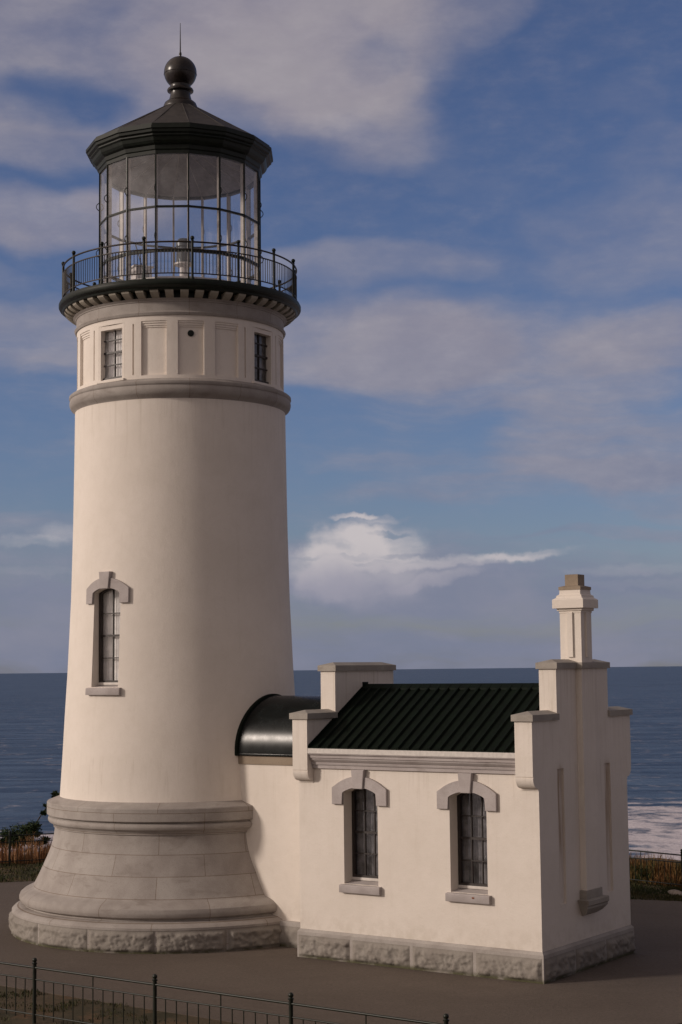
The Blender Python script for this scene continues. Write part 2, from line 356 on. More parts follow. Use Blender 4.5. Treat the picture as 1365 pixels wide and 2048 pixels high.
def lathe(bm, prof, n=128, a0=0., phase=0., a1=None, closed=False, center=(0, 0)):
    """prof: list of (r,z). full turn unless a1 given."""
    full = a1 is None; k = n if full else n+1
    rings = []
    for r, z in prof:
        if r < 1e-6 and full:
            rings.append([bm.verts.new((center[0], center[1], z))]); continue
        ring = []
        for i in range(k):
            a = a0+phase+(2*pi*i/n if full else (a1-a0)*i/n)
            ring.append(bm.verts.new((center[0]+r*cos(a), center[1]+r*sin(a), z)))
        rings.append(ring)
    pairs = list(zip(rings, rings[1:]))
    if closed: pairs.append((rings[-1], rings[0]))
    for A, B in pairs:
        m = n
        for i in range(m):
            j = (i+1) % k if full else i+1
            if len(A) == 1 and len(B) == 1: continue
            if len(A) == 1: bm.faces.new((A[0], B[i], B[j]))
            elif len(B) == 1: bm.faces.new((A[i], B[0], A[j]))
            else: bm.faces.new((A[i], A[j], B[j], B[i]))
    if not full and closed:
        bm.faces.new([r[0] for r in rings]); bm.faces.new([r[-1] for r in rings][::-1])
    return rings
def tube(bm, p0, p1, r, n=8, r2=None, cap=True):
    p0, p1 = Vector(p0), Vector(p1); d = p1-p0; q = d.to_track_quat('Z', 'Y'); r2 = r if r2 is None else r2
    A = [bm.verts.new(p0+q@Vector((r*cos(2*pi*i/n), r*sin(2*pi*i/n), 0))) for i in range(n)]
    B = [bm.verts.new(p1+q@Vector((r2*cos(2*pi*i/n), r2*sin(2*pi*i/n), 0))) for i in range(n)]
    for i in range(n): bm.faces.new((A[i], A[(i+1) % n], B[(i+1) % n], B[i]))
    if cap: bm.faces.new(A[::-1]); bm.faces.new(B)
def torus(bm, R, z, r, n=96, m=8, a0=0., a1=None):
    prof = [(R+r*cos(2*pi*i/m), z+r*sin(2*pi*i/m)) for i in range(m)]
    lathe(bm, prof, n, a0, 0, a1, closed=True)
def ball(bm, c, r, n=16, m=10, sz=1.):
    prof = [(r*sin(pi*i/m), c[2]-r*sz*cos(pi*i/m)) for i in range(m+1)]; prof[0] = (0, prof[0][1]); prof[-1] = (0, prof[-1][1])
    lathe(bm, prof, n, center=(c[0], c[1]))
def extrude_poly(bm, pts, f0, f1):
    """pts list of 2d; f0/f1 map 2d->3d for both ends"""
    A = [bm.verts.new(f0(p)) for p in pts]; B = [bm.verts.new(f1(p)) for p in pts]; n = len(pts)
    bm.faces.new(A[::-1]); bm.faces.new(B)
    for i in range(n): bm.faces.new((A[i], A[(i+1) % n], B[(i+1) % n], B[i]))
def boolean(o, cutter_bm, op='DIFFERENCE'):
    bmesh.ops.recalc_face_normals(cutter_bm, faces=cutter_bm.faces[:])
    me = bpy.data.meshes.new('c'); cutter_bm.to_mesh(me); cutter_bm.free(); c = bpy.data.objects.new('c', me); COL.objects.link(c)
    if o.parent: c.matrix_world = o.parent.matrix_world.copy()
    bpy.context.view_layer.update()
    if o.parent: c.parent = o.parent; c.matrix_parent_inverse = Matrix.Identity(4); c.matrix_basis = Matrix.Identity(4)
    bpy.context.view_layer.update()
    md = o.modifiers.new('b', 'BOOLEAN'); md.object = c; md.operation = op; md.solver = 'EXACT'; md.use_self = False
    bpy.context.view_layer.update(); dg = bpy.context.evaluated_depsgraph_get()
    nm = bpy.data.meshes.new_from_object(o.evaluated_get(dg)); o.modifiers.clear()
    old = o.data; name = old.name; o.data = nm; bpy.data.meshes.remove(old); nm.name = name
    bpy.data.objects.remove(c); bpy.data.meshes.remove(me)
    # redo shading
    bm = bmesh.new(); bm.from_mesh(nm)
    for f in bm.faces: f.smooth = True
    for e in bm.edges: e.smooth = not (len(e.link_faces) != 2 or e.calc_face_angle(0) > R_(24))
    bm.to_mesh(nm); bm.free()
def rockface(bm, P, Nf, s0, s1, z0, z1, ds=.030, amp=.055, seed=0.):
    ns = max(3, int((s1-s0)/ds)); nz = max(3, int((z1-z0)/ds)); g = []
    for j in range(nz+1):
        row = []
        for i in range(ns+1):
            s = s0+(s1-s0)*i/ns; z = z0+(z1-z0)*j/nz
            m = min((s-s0), (s1-s), (z-z0)*1.2, (z1-z)*1.2)
            k = max(0., min(1., (m-.028)/.07)); k = k*k*(3-2*k)
            v = Vector((s*2.6+seed, z*4.5, seed*1.7)); h = .50+.55*noise.fractal(v, .7, 2.1, 5)+.35*abs(noise.noise(v*2.3))
            v2 = Vector((s*9+seed, z*12, seed)); v3 = Vector((s*13+seed+z*9, z*7, seed)); h += .20*noise.noise(v2)+.60*(.4-abs(noise.noise(v3*.8)))+.35*(.3-abs(noise.noise(v3*2.1)))+.15*noise.noise(v2*4)
            d = amp*k*max(.0, h)-(.018 if (i in (0, ns)) else 0)
            row.append(bm.verts.new(P(s, z)+Nf(s)*d))
        g.append(row)
    for j in range(nz):
        for i in range(ns): bm.faces.new((g[j][i], g[j][i+1], g[j+1][i+1], g[j+1][i]))

# ================================================================== SETTING
def island_r(a):   # edge of the flat knoll, by bearing round the tower
    return 17.5+1.2*sin(2.3*a+1)+.7*sin(5*a)
def terrain_z(x, y):
    dx, dy = x-2.5, y+1.; r = hypot(dx, dy); a = atan2(dy, dx)
    side = max(0., min(1., (-y-14)/10)) * max(0, min(1, (60-abs(x-4))/30))
    hill = 4.0*max(0., min(1., (-y-16)/20))**1.3*1.0
    d = max(0, r-island_r(a)); fall = -46*(1-math.exp(-(d/26)**1.5)) if d > 0 else 0
    nz_ = .05*noise.noise(Vector((x*.3, y*.3, 0)))
    inside = nz_*max(0, min(1, (r-13)/4))
    z = inside+fall*(1-side)+hill*side+noise.noise(Vector((x*.05, y*.05, 3)))*min(3., d*.08)*(1-side)
    return min(z, 0.0) if r < 15.5 and y > -15 else z
bm = bmesh.new(); n = 190; xs = []
def spread(i, n, lim): 
    u = 2*i/n-1; return math.copysign(abs(u)**2.0*lim, u) if abs(u) > 0 else 0
g = [[bm.verts.new((2.5+spread(i, n, 330), -1+spread(j, n, 330), 0)) for i in range(n+1)] for j in range(n+1)]
for r_ in g:
    for v in r_: v.co.z = terrain_z(v.co.x, v.co.y)-.012
for j in range(n):
    for i in range(n): bm.faces.new((g[j][i], g[j][i+1], g[j+1][i+1], g[j+1][i]))
tag(finish(bm, 'terrain', 'soil', smooth=180), kind='structure')

bm = bmesh.new(); rs = [0, 300, 700, 1500, 4000, 12000, 40000, 120000, 400000]
lathe(bm, [(r, -45.) for r in rs], 64)
tag(finish(bm, 'ocean', 'water', smooth=180), kind='structure')

PAD = [(-9.06, -2.08), (-2.655, -6.877), (5.3, -12.9), (8.2, -11.3), (9.4, -10.45), (16, -8.2), (15, .6), (11.75, 2.95), (10.55, 3.4), (6.2, 8.6), (0.4, 9.6), (-5.7, 7.9), (-10, 6.3)]
bm = bmesh.new(); extrude_poly(bm, PAD, lambda p: Vector((p[0], p[1], -.20)), lambda p: Vector((p[0], p[1], .0)))
tag(finish(bm, 'pavement', 'asphalt', smooth=0), kind='structure')
# low kerb along the far (sea) side of the paved apron
def inside_poly(x, y, poly):
    c = False; j = len(poly)-1
    for i in range(len(poly)):
        xi, yi = poly[i]; xj, yj = poly[j]
        if (yi > y) != (yj > y) and x < (xj-xi)*(y-yi)/(yj-yi)+xi: c = not c
        j = i
    return c

def scatter(name, m, region, n, h0, h1, w, label=None, lean=.35, seed=1, parent=None, zf=terrain_z, dens=None):
    rnd = random.Random(seed); V = []; Fc = []
    x0, x1, y0, y1 = region[0]; c = 0; tries = 0
    while c < n and tries < n*12:
        tries += 1
        x = rnd.uniform(x0, x1); y = rnd.uniform(y0, y1)
        if not region[1](x, y): continue
        if dens and rnd.random() > dens(x, y): continue
        c += 1
        z = zf(x, y)-.02; a = rnd.uniform(0, 2*pi); h = rnd.uniform(h0, h1)*(.8+.9*noise.noise(Vector((x*1.5, y*1.5, 5))))
        la = rnd.uniform(0, 2*pi); L = rnd.uniform(0, lean)*h; ww = w*rnd.uniform(.6, 1.3)
        px, py = cos(a)*ww, sin(a)*ww; lx, ly = cos(la)*L, sin(la)*L
        b = len(V)
        V += [(x-px, y-py, z), (x+px, y+py, z), (x+px*.7+lx*.35, y+py*.7+ly*.35, z+h*.55), (x-px*.7+lx*.35, y-py*.7+ly*.35, z+h*.55), (x+lx, y+ly, z+h)]
        Fc += [(b, b+1, b+2, b+3), (b+3, b+2, b+4)]
    me = bpy.data.meshes.new(name); me.from_pydata(V, [], Fc); me.materials.append(M[m]); o = link(bpy.data.objects.new(name, me))
    return tag(o, kind='stuff', label=label)

# fence lines: (start, direction, spacing, count of posts)
FR0, FRD, FSP = Vector((-1.41, -10.16, 0)), Vector((.8066, -.5911, 0)).normalized(), 2.66
LF0, LFD = Vector((-6.36, 11.77, 0)), Vector((1.53, .60, 0)).normalized()
RF0, RFD = Vector((12.27, 4.86, 0)), Vector((1.16, -1.34, 0)).normalized()
def off(P0, D, x, y): # signed distance left of line
    return D.x*(y-P0.y)-D.y*(x-P0.x)
# verge grass on the sea side, inside the fences (short), and wild growth outside
inL = lambda x, y: not inside_poly(x, y, PAD) and 0 < off(LF0, LFD, x, y) < 3.2 and (x < 4)
tallL = lambda x, y: -0.0 < off(LF0, LFD, x, y) < 2.8
scatter('dry_grass', 'dry', ((-12, 3, 8, 17), lambda x, y: .25 < off(LF0, LFD, x, y) < 3.0), 15000, .42, .88, .012, 'dry orange-brown grass on the bank left of the tower', .3, 3)
scatter('short_grass', 'green', ((-12, 3, 6, 13), lambda x, y: not inside_poly(x, y, PAD) and off(LF0, LFD, x, y) < .3), 14000, .06, .14, .012, 'short grass verge behind the tower, darkened for shade', .5, 4)
scatter('coastal_scrub', 'dry_green', ((8, 17, 0, 12), lambda x, y: .3 < off(RF0, RFD, x, y) < 2.6), 15000, .20, .55, .018, 'orange and green scrub outside the right fence', .45, 5)
scatter('verge_grass', 'green', ((8, 17, -3, 9), lambda x, y: not inside_poly(x, y, PAD) and off(RF0, RFD, x, y) < .4), 15000, .05, .13, .012, 'short grass between right pavement and fence', .5, 6)
fz = lambda x, y: terrain_z(x, y)
nd = lambda x, y: max(0., min(1., (noise.noise(Vector((x*1.1, y*1.1, 9)))-.05)*3.2))
scatter('grass_tufts', 'green', ((-6, 8, -15, -4), lambda x, y: not inside_poly(x, y, PAD) and off(FR0, FRD, x, y) > -1.2), 6000, .02, .08, .010, 'patchy low grass along the front fence', .6, 7, dens=nd)

# ================================================================== LIGHTHOUSE TOWER
A0 = R_(-79)
tower = thing('lighthouse_tower', 'tall round white lighthouse tower with flared granite base and black-roofed glass lantern', 'lighthouse')
# granite base
bm = bmesh.new()
prof = [(3.70, -.1), (3.70, .02), (3.735, .03), (3.735, .44), (3.745, .455), (3.745, .50), (3.70, .545), (3.60, .585), (3.50, .60), (3.47, .605), (3.465, .635), (3.50, .645),
        (3.56, .68), (3.585, .73), (3.585, .78), (3.565, .84), (3.50, .895), (3.41, .94), (3.335, .965), (3.30, .985), (3.275, 1.005)]
for i in range(1, 15):
    z = 1.005+(2.26-1.005)*i/14
    import bisect
    zs = [1.005, 1.22, 1.45, 1.66, 1.87, 2.05, 2.26]; rr = [3.275, 3.165, 3.06, 2.965, 2.885, 2.84, 2.815]
    k = max(1, min(len(zs)-1, bisect.bisect_left(zs, z))); f = (z-zs[k-1])/(zs[k]-zs[k-1]); prof.append((rr[k-1]+(rr[k]-rr[k-1])*f, z))
prof += [(2.845, 2.275), (2.845, 2.295), (2.86, 2.33), (2.90, 2.365), (2.945, 2.385), (2.968, 2.42), (2.972, 2.46), (2.955, 2.50), (2.915, 2.525), (2.915, 2.545), (2.985, 2.55), (2.997, 2.565),
         (2.997, 2.815), (2.985, 2.835), (2.68, 2.95), (2.4, 2.96)]
lathe(bm, prof, 160)
gb = finish(bm, 'granite_base', 'granite_base', tower, 30)
bm = bmesh.new(); nb = 16
for k in range(nb):
    a = A0+R_(9)+2*pi*k/nb; P = lambda s, z: Vector((3.742*cos(s/3.742), 3.742*sin(s/3.742), z)); Nf = lambda s: Vector((cos(s/3.742), sin(s/3.742), 0))
    s0 = a*3.742; s1 = (a+2*pi/nb)*3.742
    rockface(bm, P, Nf, s0+.004, s1-.004, .0, .445, .026, .062, k*3.1)
finish(bm, 'rock_faced_plinth', 'granite_rock', gb, 60, recalc=False)
# shaft
def shaft_r(z):
    T = [(2.90, 2.715), (3.4, 2.683), (3.95, 2.652), (4.73, 2.612), (5.68, 2.556), (7.3, 2.486), (9.0, 2.446), (10.7, 2.424), (11.7, 2.415)]
    for (za, ra), (zb, rb) in zip(T, T[1:]):
        if z <= zb: return ra+(rb-ra)*(z-za)/(zb-za)
    return T[-1][1]
bm = bmesh.new(); zs = [2.90+i*(11.66-2.90)/40 for i in range(41)]
lathe(bm, [(0, 2.90)]+[(shaft_r(z), z) for z in zs]+[(0, 11.66)], 160)
shaft = finish(bm, 'shaft', 'stucco', tower, 24)

# ---- generic window (built in a flat local frame: X along wall, Y outwards, Z up), mapped by function P
def arch_z(x, hw, spring, rise):   # segmental arch height
    Rr = (hw*hw+rise*rise)/(2*rise); return spring+math.sqrt(max(0, Rr*Rr-x*x))-(Rr-rise)
def opening_outline(hw, zb, spring, rise, n=12):
    pts = [(-hw, zb), (hw, zb)]
    for i in range(n+1):
        x = hw-2*hw*i/n; pts.append((x, arch_z(x, hw, spring, rise)))
    return pts
def warp(bm, P):
    for v in bm.verts: v.co = P(v.co)
def subdiv_x(bm, step=.12):
    pass
def make_window(parent, P, hw, zb, apex, rise, lint_dx, depth, ncol, nrow, curtain, key_top, sill=True, lintel=True, sill_hw=.47, bevel=.012, inner_rise=True):
    spring = apex-rise
    # lintel (hood of granite) with keystone
    w = None
    win = None
    fd = depth     # frame plane
    # frame ring
    bm = bmesh.new(); fw = .055
    outer = opening_outline(hw+.01, zb+.0, spring+.0, rise+.0005); inner = opening_outline(hw-fw, zb+.10, spring-fw*.3, max(.02, rise*.8))
    oy, iy = -fd+.06, -fd-.02
    n = len(outer)
    rings = []
    for ring, y in ((outer, oy), (inner, oy), (inner, iy), (outer, iy)): rings.append([bm.verts.new((p[0], y, p[1])) for p in ring])
    for A, B in zip(rings, rings[1:]+rings[:1]):
        for i in range(n): bm.faces.new((A[i], A[(i+1) % n], B[(i+1) % n], B[i]))
    zi0 = zb+.10; iw = hw-fw
    for c in range(1, ncol):
        x = -iw+2*iw*c/ncol; bx(bm, x-.011, x+.011, -fd-.012, -fd+.03, zi0-.002, arch_z(x, iw, spring-fw*.3, max(.02, rise*.8))+.004)
    for r in range(1, nrow):
        z = zi0+(spring+rise*.4-zi0)*r/nrow; k = .022 if (r*2 == nrow) else .011
        bx(bm, -iw-.002, iw+.002, -fd-.010, -fd+.034, z-k, z+k)
    warp(bm, P); win = finish(bm, 'window', 'frame', parent, 30); 
    bm = bmesh.new(); pts = opening_outline(iw+.006, zi0-.006, spring-fw*.3, max(.02, rise*.8))
    bm.faces.new([bm.verts.new(P(Vector((p[0], -fd, p[1])))) for p in pts]); finish(bm, 'pane', 'glass', win, 0)
    # curtain with soft folds; the grey cloth stands in for pane reflections
    bm = bmesh.new(); nx = 28; A = []; 
    for i in range(nx+1):
        x = -hw+2*hw*i/nx; y = -fd-.075+.016*sin(i*1.9+.5*sin(i))
        A.append((bm.verts.new(P(Vector((x, y, zb+.02)))), bm.verts.new(P(Vector((x, y, apex+.02))))))
    for a, b in zip(A, A[1:]): bm.faces.new((a[0], b[0], b[1], a[1]))
    finish(bm, 'curtain', curtain, win, 60)
    # inner white wooden sill
    bm = bmesh.new(); bx(bm, -hw-.004, hw+.004, -fd-.02, -fd+.085, zb+.0, zb+.055, .006); warp(bm, P); finish(bm, 'inner_sill', 'white_wood', win)
    if sill:
        bm = bmesh.new()
        pts = [(-depth-.01, zb+.002), (-.01, zb-.045), (.075, zb-.06), (.085, zb-.075), (.085, zb-.20), (-.06, zb-.20), (-depth-.01, zb-.20)]
        # sloping top inside the reveal, projecting lug stone outside
        m = 10
        def sec(x, pr): return [bm.verts.new(P(Vector((x, y, z)))) for y, z in pr]
        inner_pr = [(-depth-.01, zb+.004), (.0, zb-.05), (.0, zb-.12), (-depth-.01, zb-.12)]
        R0 = [sec(-hw+2*hw*i/m, inner_pr) for i in range(m+1)]
        for a, b in zip(R0, R0[1:]):
            for i in range(4): bm.faces.new((a[i], a[(i+1) % 4], b[(i+1) % 4], b[i]))
        out_pr = [(-.05, zb-.052), (.075, zb-.062), (.087, zb-.075), (.087, zb-.20), (.08, zb-.21), (-.05, zb-.21)]
        R1 = [sec(-sill_hw+2*sill_hw*i/m, out_pr) for i in range(m+1)]
        for a, b in zip(R1, R1[1:]):
            for i in range(6): bm.faces.new((a[i], a[(i+1) % 6], b[(i+1) % 6], b[i]))
        bm.faces.new(R1[0]); bm.faces.new(R1[-1][::-1]); finish(bm, 'sill', 'granite_trim', win)
    if lintel:
        lh = lint_dx; th = .062
        lb = apex-.34; sh = apex-.035; top = apex+.215; kw0, kw1 = .115, .152
        def arc_out(x):
            return arch_z(x, lh-.0, sh, top-sh)
        for sgn in (-1, 1):
            bm = bmesh.new()
            # voussoir band, outer curve from key edge to shoulder then down the leg; inner curve back along the opening
            xs_o = [kw1*.88+(lh-.03-kw1*.88)*i/8 for i in range(9)]; po = [(x, arc_out(x)) for x in xs_o]+[(lh, sh+.02), (lh, lb)]
            xs_i = [kw0+(hw+.0-kw0)*i/8 for i in range(9)]; pi_ = [(x, arch_z(min(x, hw), hw, spring, rise)) for x in xs_i][::-1]
            pts = po+[(hw+.002, lb)]+[(hw+.002, spring)]+pi_[1:]
            pts = [(sgn*x, z) for x, z in pts]
            f = [bm.verts.new(P(Vector((x, th, z)))) for x, z in pts]; bk = [bm.verts.new(P(Vector((x, -.06, z)))) for x, z in pts]
            m_ = len(pts); bm.faces.new(f); bm.faces.new(bk[::-1])
            for i in range(m_): bm.faces.new((f[i], bk[i], bk[(i+1) % m_], f[(i+1) % m_]))
            bmesh.ops.bevel(bm, geom=[e for e in bm.edges if all((v in f) for v in e.verts)], offset=.008, segments=1, affect='EDGES')
            finish(bm, 'lintel', 'granite_trim', win)
        bm = bmesh.new(); kb = apex-.025
        pts = [(-kw0, kb), (kw0, kb), (kw1, key_top), (-kw1, key_top)]
        f = [bm.verts.new(P(Vector((x, .105, z)))) for x, z in pts]; bk = [bm.verts.new(P(Vector((x, -.06, z)))) for x, z in pts]
        bm.faces.new(f); bm.faces.new(bk[::-1])
        for i in range(4): bm.faces.new((f[i], bk[i], bk[(i+1) % 4], f[(i+1) % 4]))
        bmesh.ops.bevel(bm, geom=[e for e in bm.edges if all((v in f) for v in e.verts)], offset=.01, segments=1, affect='EDGES')
        finish(bm, 'keystone', 'granite_trim', win)
    return win
def cutter(P, hw, zb, apex, rise, depth, sunk=True):
    bm = bmesh.new(); pts = opening_outline(hw, zb, apex-rise, rise)
    f = [bm.verts.new(P(Vector((x, .5, z)))) for x, z in pts]; bk = [bm.verts.new(P(Vector((x, -depth, z)))) for x, z in pts]; m_ = len(pts)
    bm.faces.new(f); bm.faces.new(bk[::-1])
    for i in range(m_): bm.faces.new((f[i], bk[i], bk[(i+1) % m_], f[(i+1) % m_]))
    return bm
AW = R_(-124.6)
def Pt(ang, rfun, flat=False):
    ca, sa = cos(ang), sin(ang)
    def P(p):
        # X along the wall (to the right when seen from outside), Y outwards
        r = rfun(p.z); 
        rr = r+p.y
        if p.y <= -.03:   # frame is flat
            d = rr; tx = p.x
        else:
            th = p.x/r; d = rr*cos(th); tx = rr*sin(th)
        return Vector((ca*d-sa*tx, sa*d+ca*tx, p.z))
    return P
Pw = Pt(AW, shaft_r); rmid = shaft_r(6.4)
Pw_flat = Pt(AW, lambda z: rmid-.02)
def Pcut(p): 
    ca, sa = cos(AW), sin(AW); d = rmid-.02+p.y; return Vector((ca*d-sa*p.x, sa*d+ca*p.x, p.z))
boolean(shaft, cutter(Pcut, .385, 5.36, 7.50, .11, .44))
def Pwin(p):
    if p.y < -.07: return Pcut(p)
    return Pw(p)
make_window(tower, Pwin, .385, 5.40, 7.50, .11, .61, .25, 2, 4, 'curtain_pale', 7.845)

# string course under the watch room
bm = bmesh.new()
lathe(bm, [(2.30, 11.58), (2.42, 11.58), (2.445, 11.62), (2.50, 11.655), (2.53, 11.70), (2.545, 11.76), (2.545, 11.80), (2.53, 11.86), (2.545, 11.875), (2.555, 11.90), (2.55, 11.945), (2.52, 11.97), (2.38, 12.03), (2.30, 12.03)], 160)
finish(bm, 'string_course', 'granite_ring', tower, 30)
# watch room drum
RW = 2.385
bm = bmesh.new(); lathe(bm, [(0, 11.95), (RW, 11.95), (RW, 13.43), (0, 13.43)], 192)
watch = finish(bm, 'watch_room', 'stucco', tower, 24)
def wedge(bm, ac, half, r0, r1, z0, z1, n=6):
    lathe(bm, [(r0, z0), (r1, z0), (r1, z1), (r0, z1)], n, ac-half, 0, ac+half, closed=True)
cut = bmesh.new()
pan = [(A0+R_(90*k+o)) for k in range(4) for o in (0, -19.7, 19.7)]
for a in pan: wedge(cut, a, R_(6.9), RW-.07, RW+.3, 12.10, 13.30)
for k in range(4):
    for s in (-1, 1): wedge(cut, A0+R_(90*k+45+s*13.9), R_(.45), RW-.035, RW+.3, 12.12, 13.25, 2)
boolean(watch, cut)
for k in range(4):
    a = A0+R_(90*k+45.6 if k < 1 else 90*k+44.4)
    if k == 3: a = AW
    def Pc(p, a=a): 
        d = RW-.01+p.y; return Vector((cos(a)*d-sin(a)*p.x, sin(a)*d+cos(a)*p.x, p.z))
    c = bmesh.new(); pts = [(-.375, 12.04), (.375, 12.04), (.375, 13.30), (-.375, 13.30)]
    f = [c.verts.new(Pc(Vector((x, .5, z)))) for x, z in pts]; bk = [c.verts.new(Pc(Vector((x, -.40, z)))) for x, z in pts]
    c.faces.new(f); c.faces.new(bk[::-1])
    for i in range(4): c.faces.new((f[i], bk[i], bk[(i+1) % 4], f[(i+1) % 4]))
    boolean(watch, c)
    win = make_window(tower, Pc, .375, 12.05, 13.27, .02, .5, .15, 2, 4, 'curtain_pale' if k == 3 else 'curtain_reflect', 0, sill=False, lintel=False)
    bm = bmesh.new()
    bx(bm, -.37, .37, -.16, -.02, 13.20, 13.296); bx(bm, -.37, -.315, -.16, -.02, 12.06, 13.20); bx(bm, .315, .37, -.16, -.02, 12.06, 13.20)
    warp(bm, Pc); finish(bm, 'window_surround', 'stucco', win)
    bm = bmesh.new(); bx(bm, -.40, .40, -.20, .03, 12.02, 12.07, .006); warp(bm, Pc); finish(bm, 'sill', 'stucco', win)
# stepped heads in the panels
for a in pan:
    bm = bmesh.new()
    for i, (zt, zb_, dr) in enumerate(((13.302, 13.255, -.018), (13.255, 13.205, -.036), (13.205, 13.165, -.052))): wedge(bm, a, R_(6.93), RW-.09, RW+dr, zb_, zt-.001*i)
    finish(bm, 'panel_head', 'stucco', watch, 30)
bm = bmesh.new(); tube(bm, Vector((cos(A0)*(RW-.2), sin(A0)*(RW-.2), 13.025)), Vector((cos(A0)*(RW-.045), sin(A0)*(RW-.045), 13.025)), .07, 20); torus_c = None
finish(bm, 'vent_hole', 'dark_metal', watch, 30)
# frieze + cornice
bm = bmesh.new()
lathe(bm, [(2.2, 13.42), (2.415, 13.42), (2.43, 13.45), (2.44, 13.475), (2.42, 13.50), (2.395, 13.51), (2.395, 13.71), (2.41, 13.715), (2.42, 13.74), (2.455, 13.765), (2.47, 13.78), (2.40, 13.785), (2.2, 13.79)], 160)
finish(bm, 'frieze', 'granite_ring', tower, 30)
bm = bmesh.new()
lathe(bm, [(2.2, 13.775), (2.425, 13.775), (2.425, 13.90), (2.2, 13.90)], 160)
corn = finish(bm, 'cornice', 'dark_metal', tower, 30)
bm = bmesh.new()
prof = [(2.36, 13.93), (2.40, 13.775), (2.47, 13.78), (2.53, 13.80), (2.60, 13.835), (2.655, 13.88), (2.672, 13.93)]
A_ = []
for s in (-1, 1): A_.append([bm.verts.new((r*cos(s*R_(1.95)), r*sin(s*R_(1.95)), z)) for r, z in prof])
m_ = len(prof)
bm.faces.new(A_[0]); bm.faces.new(A_[1][::-1])
for i in range(m_): bm.faces.new((A_[0][i], A_[0][(i+1) % m_], A_[1][(i+1) % m_], A_[1][i]))
br = finish(bm, 'bracket', 'granite_moss', corn, 30)
NB = 50
for k in range(NB):
    o = br if k == 0 else link(br.copy(), corn)
    o.rotation_euler = (0, 0, A0+2*pi*(k+.5)/NB)
# gallery deck
bm = bmesh.new()
lathe(bm, [(2.2, 13.915), (2.66, 13.915), (2.70, 13.925), (2.715, 13.96), (2.75, 13.985), (2.785, 14.0), (2.80, 14.03), (2.80, 14.085), (2.785, 14.10), (2.78, 14.125), (2.77, 14.14), (2.70, 14.15), (0, 14.16)], 160)
finish(bm, 'gallery_deck', 'dark_metal', tower, 30)

# gallery railing
RR = 2.70
bm = bmesh.new(); torus(bm, RR, 14.965, .020, 144, 8)
railing = finish(bm, 'gallery_railing', 'rail_metal', tower, 50)
for z, r in ((14.80, .015), (14.27, .014)):
    bm = bmesh.new(); torus(bm, RR, z, r, 144, 6); finish(bm, 'lower_rail', 'rail_metal', railing, 60)
bm = bmesh.new()
tube(bm, (RR, 0, 14.13), (RR, 0, 15.0), .029, 10); tube(bm, (RR, 0, 14.13), (RR, 0, 14.17), .05, 10); ball(bm, (RR, 0, 15.055), .046)
torus_prof = [(.026, 14.99), (.038, 15.0), (.026, 15.015)]
lathe(bm, torus_prof, 12, center=(RR, 0)); 
post = finish(bm, 'post', 'dark_metal', railing, 50)
for k in range(16):
    o = post if k == 0 else link(post.copy(), railing); o.rotation_euler = (0, 0, A0+R_(22.5*k))
bm = bmesh.new(); tube(bm, (RR, 0, 14.27), (RR, 0, 14.80), .0085, 6)
bal = finish(bm, 'baluster', 'rail_metal', railing, 60)
camdir = atan2(-37.6, 3.68); angs = []
for k in range(16):
    for j in range(1, 14): angs.append(A0+R_(22.5*(k+j/14)))
angs.sort(key=lambda a: -cos(a-camdir))
for i, a in enumerate(angs[:100]):
    o = bal if i == 0 else link(bal.copy(), railing); o.rotation_euler = (0, 0, a)
bm = bmesh.new()
for a in angs[100:]: tube(bm, (RR*cos(a), RR*sin(a), 14.27), (RR*cos(a), RR*sin(a), 14.80), .0085, 6)
tag(finish(bm, 'rear_balusters', 'rail_metal', railing, 60), kind='stuff')

# lantern
LR = 1.872; Zb, Zt = 14.16, 17.22
def poly(bm, prof, n=16): lathe(bm, prof, n, A0)
bm = bmesh.new()
poly(bm, [(LR-.09, 14.15), (LR+.03, 14.15), (LR+.03, 14.20), (LR-.0, 14.215), (LR-.09, 14.215)])
lant = finish(bm, 'lantern_frame', 'dark_metal', tower, 15)
for z, h in ((16.0, .020), (15.0, .032)):
    bm = bmesh.new(); poly(bm, [(LR-.055, z-h), (LR+.012, z-h), (LR+.012, z+h), (LR-.055, z+h), (LR-.055, z-h)]); finish(bm, 'glazing_rail', 'dark_metal', lant, 15)
bm = bmesh.new(); bx(bm, LR-.095, LR-.012, -.020, .020, Zb+.04, Zt+.03)
mull = finish(bm, 'mullion', 'bar_metal', lant, 15)
bm = bmesh.new(); bx(bm, LR-.012, LR+.022, -.014, .014, Zb+.04, Zt+.03)
for z in (16.42, 15.32):   # curved hand-holds
    pts = [Vector((LR+.02, 0, z-.09))]+[Vector((LR+.02+.06*sin(pi*i/6), 0, z-.075*cos(pi*i/6))) for i in range(1, 6)]+[Vector((LR+.02, 0, z+.09))]
    for a, b in zip(pts, pts[1:]): tube(bm, a, b, .010, 6)
mo = finish(bm, 'outer_bar', 'dark_metal', lant, 30)
bm = bmesh.new(); da = R_(22.5)
def lpt(r, a, z): return Vector((r*cos(a), r*sin(a), z))
rp = LR-.005
bm.faces.new([bm.verts.new(p) for p in (lpt(rp, 0, Zb+.05), lpt(rp, da, Zb+.05), lpt(rp, da, Zt+.01), lpt(rp, 0, Zt+.01))])
pane = finish(bm, 'glass_panel', 'lantern_glass', lant, 0)
for k in range(16):
    for src in (mull, mo, pane):
        o = src if k == 0 else link(src.copy(), lant); o.rotation_euler = (0, 0, A0+da*k)
bm = bmesh.new(); poly(bm, [(LR-.13, 14.155), (LR-.11, 14.155), (LR-.11, 14.42), (LR-.13, 14.44), (LR-.16, 14.42), (LR-.16, 14.155)]); finish(bm, 'inner_parapet', 'inner_white', lant, 15)
bm = bmesh.new(); poly(bm, [(0, 14.165), (LR-.1, 14.165)]); finish(bm, 'lantern_floor', 'inner_white', lant, 15)
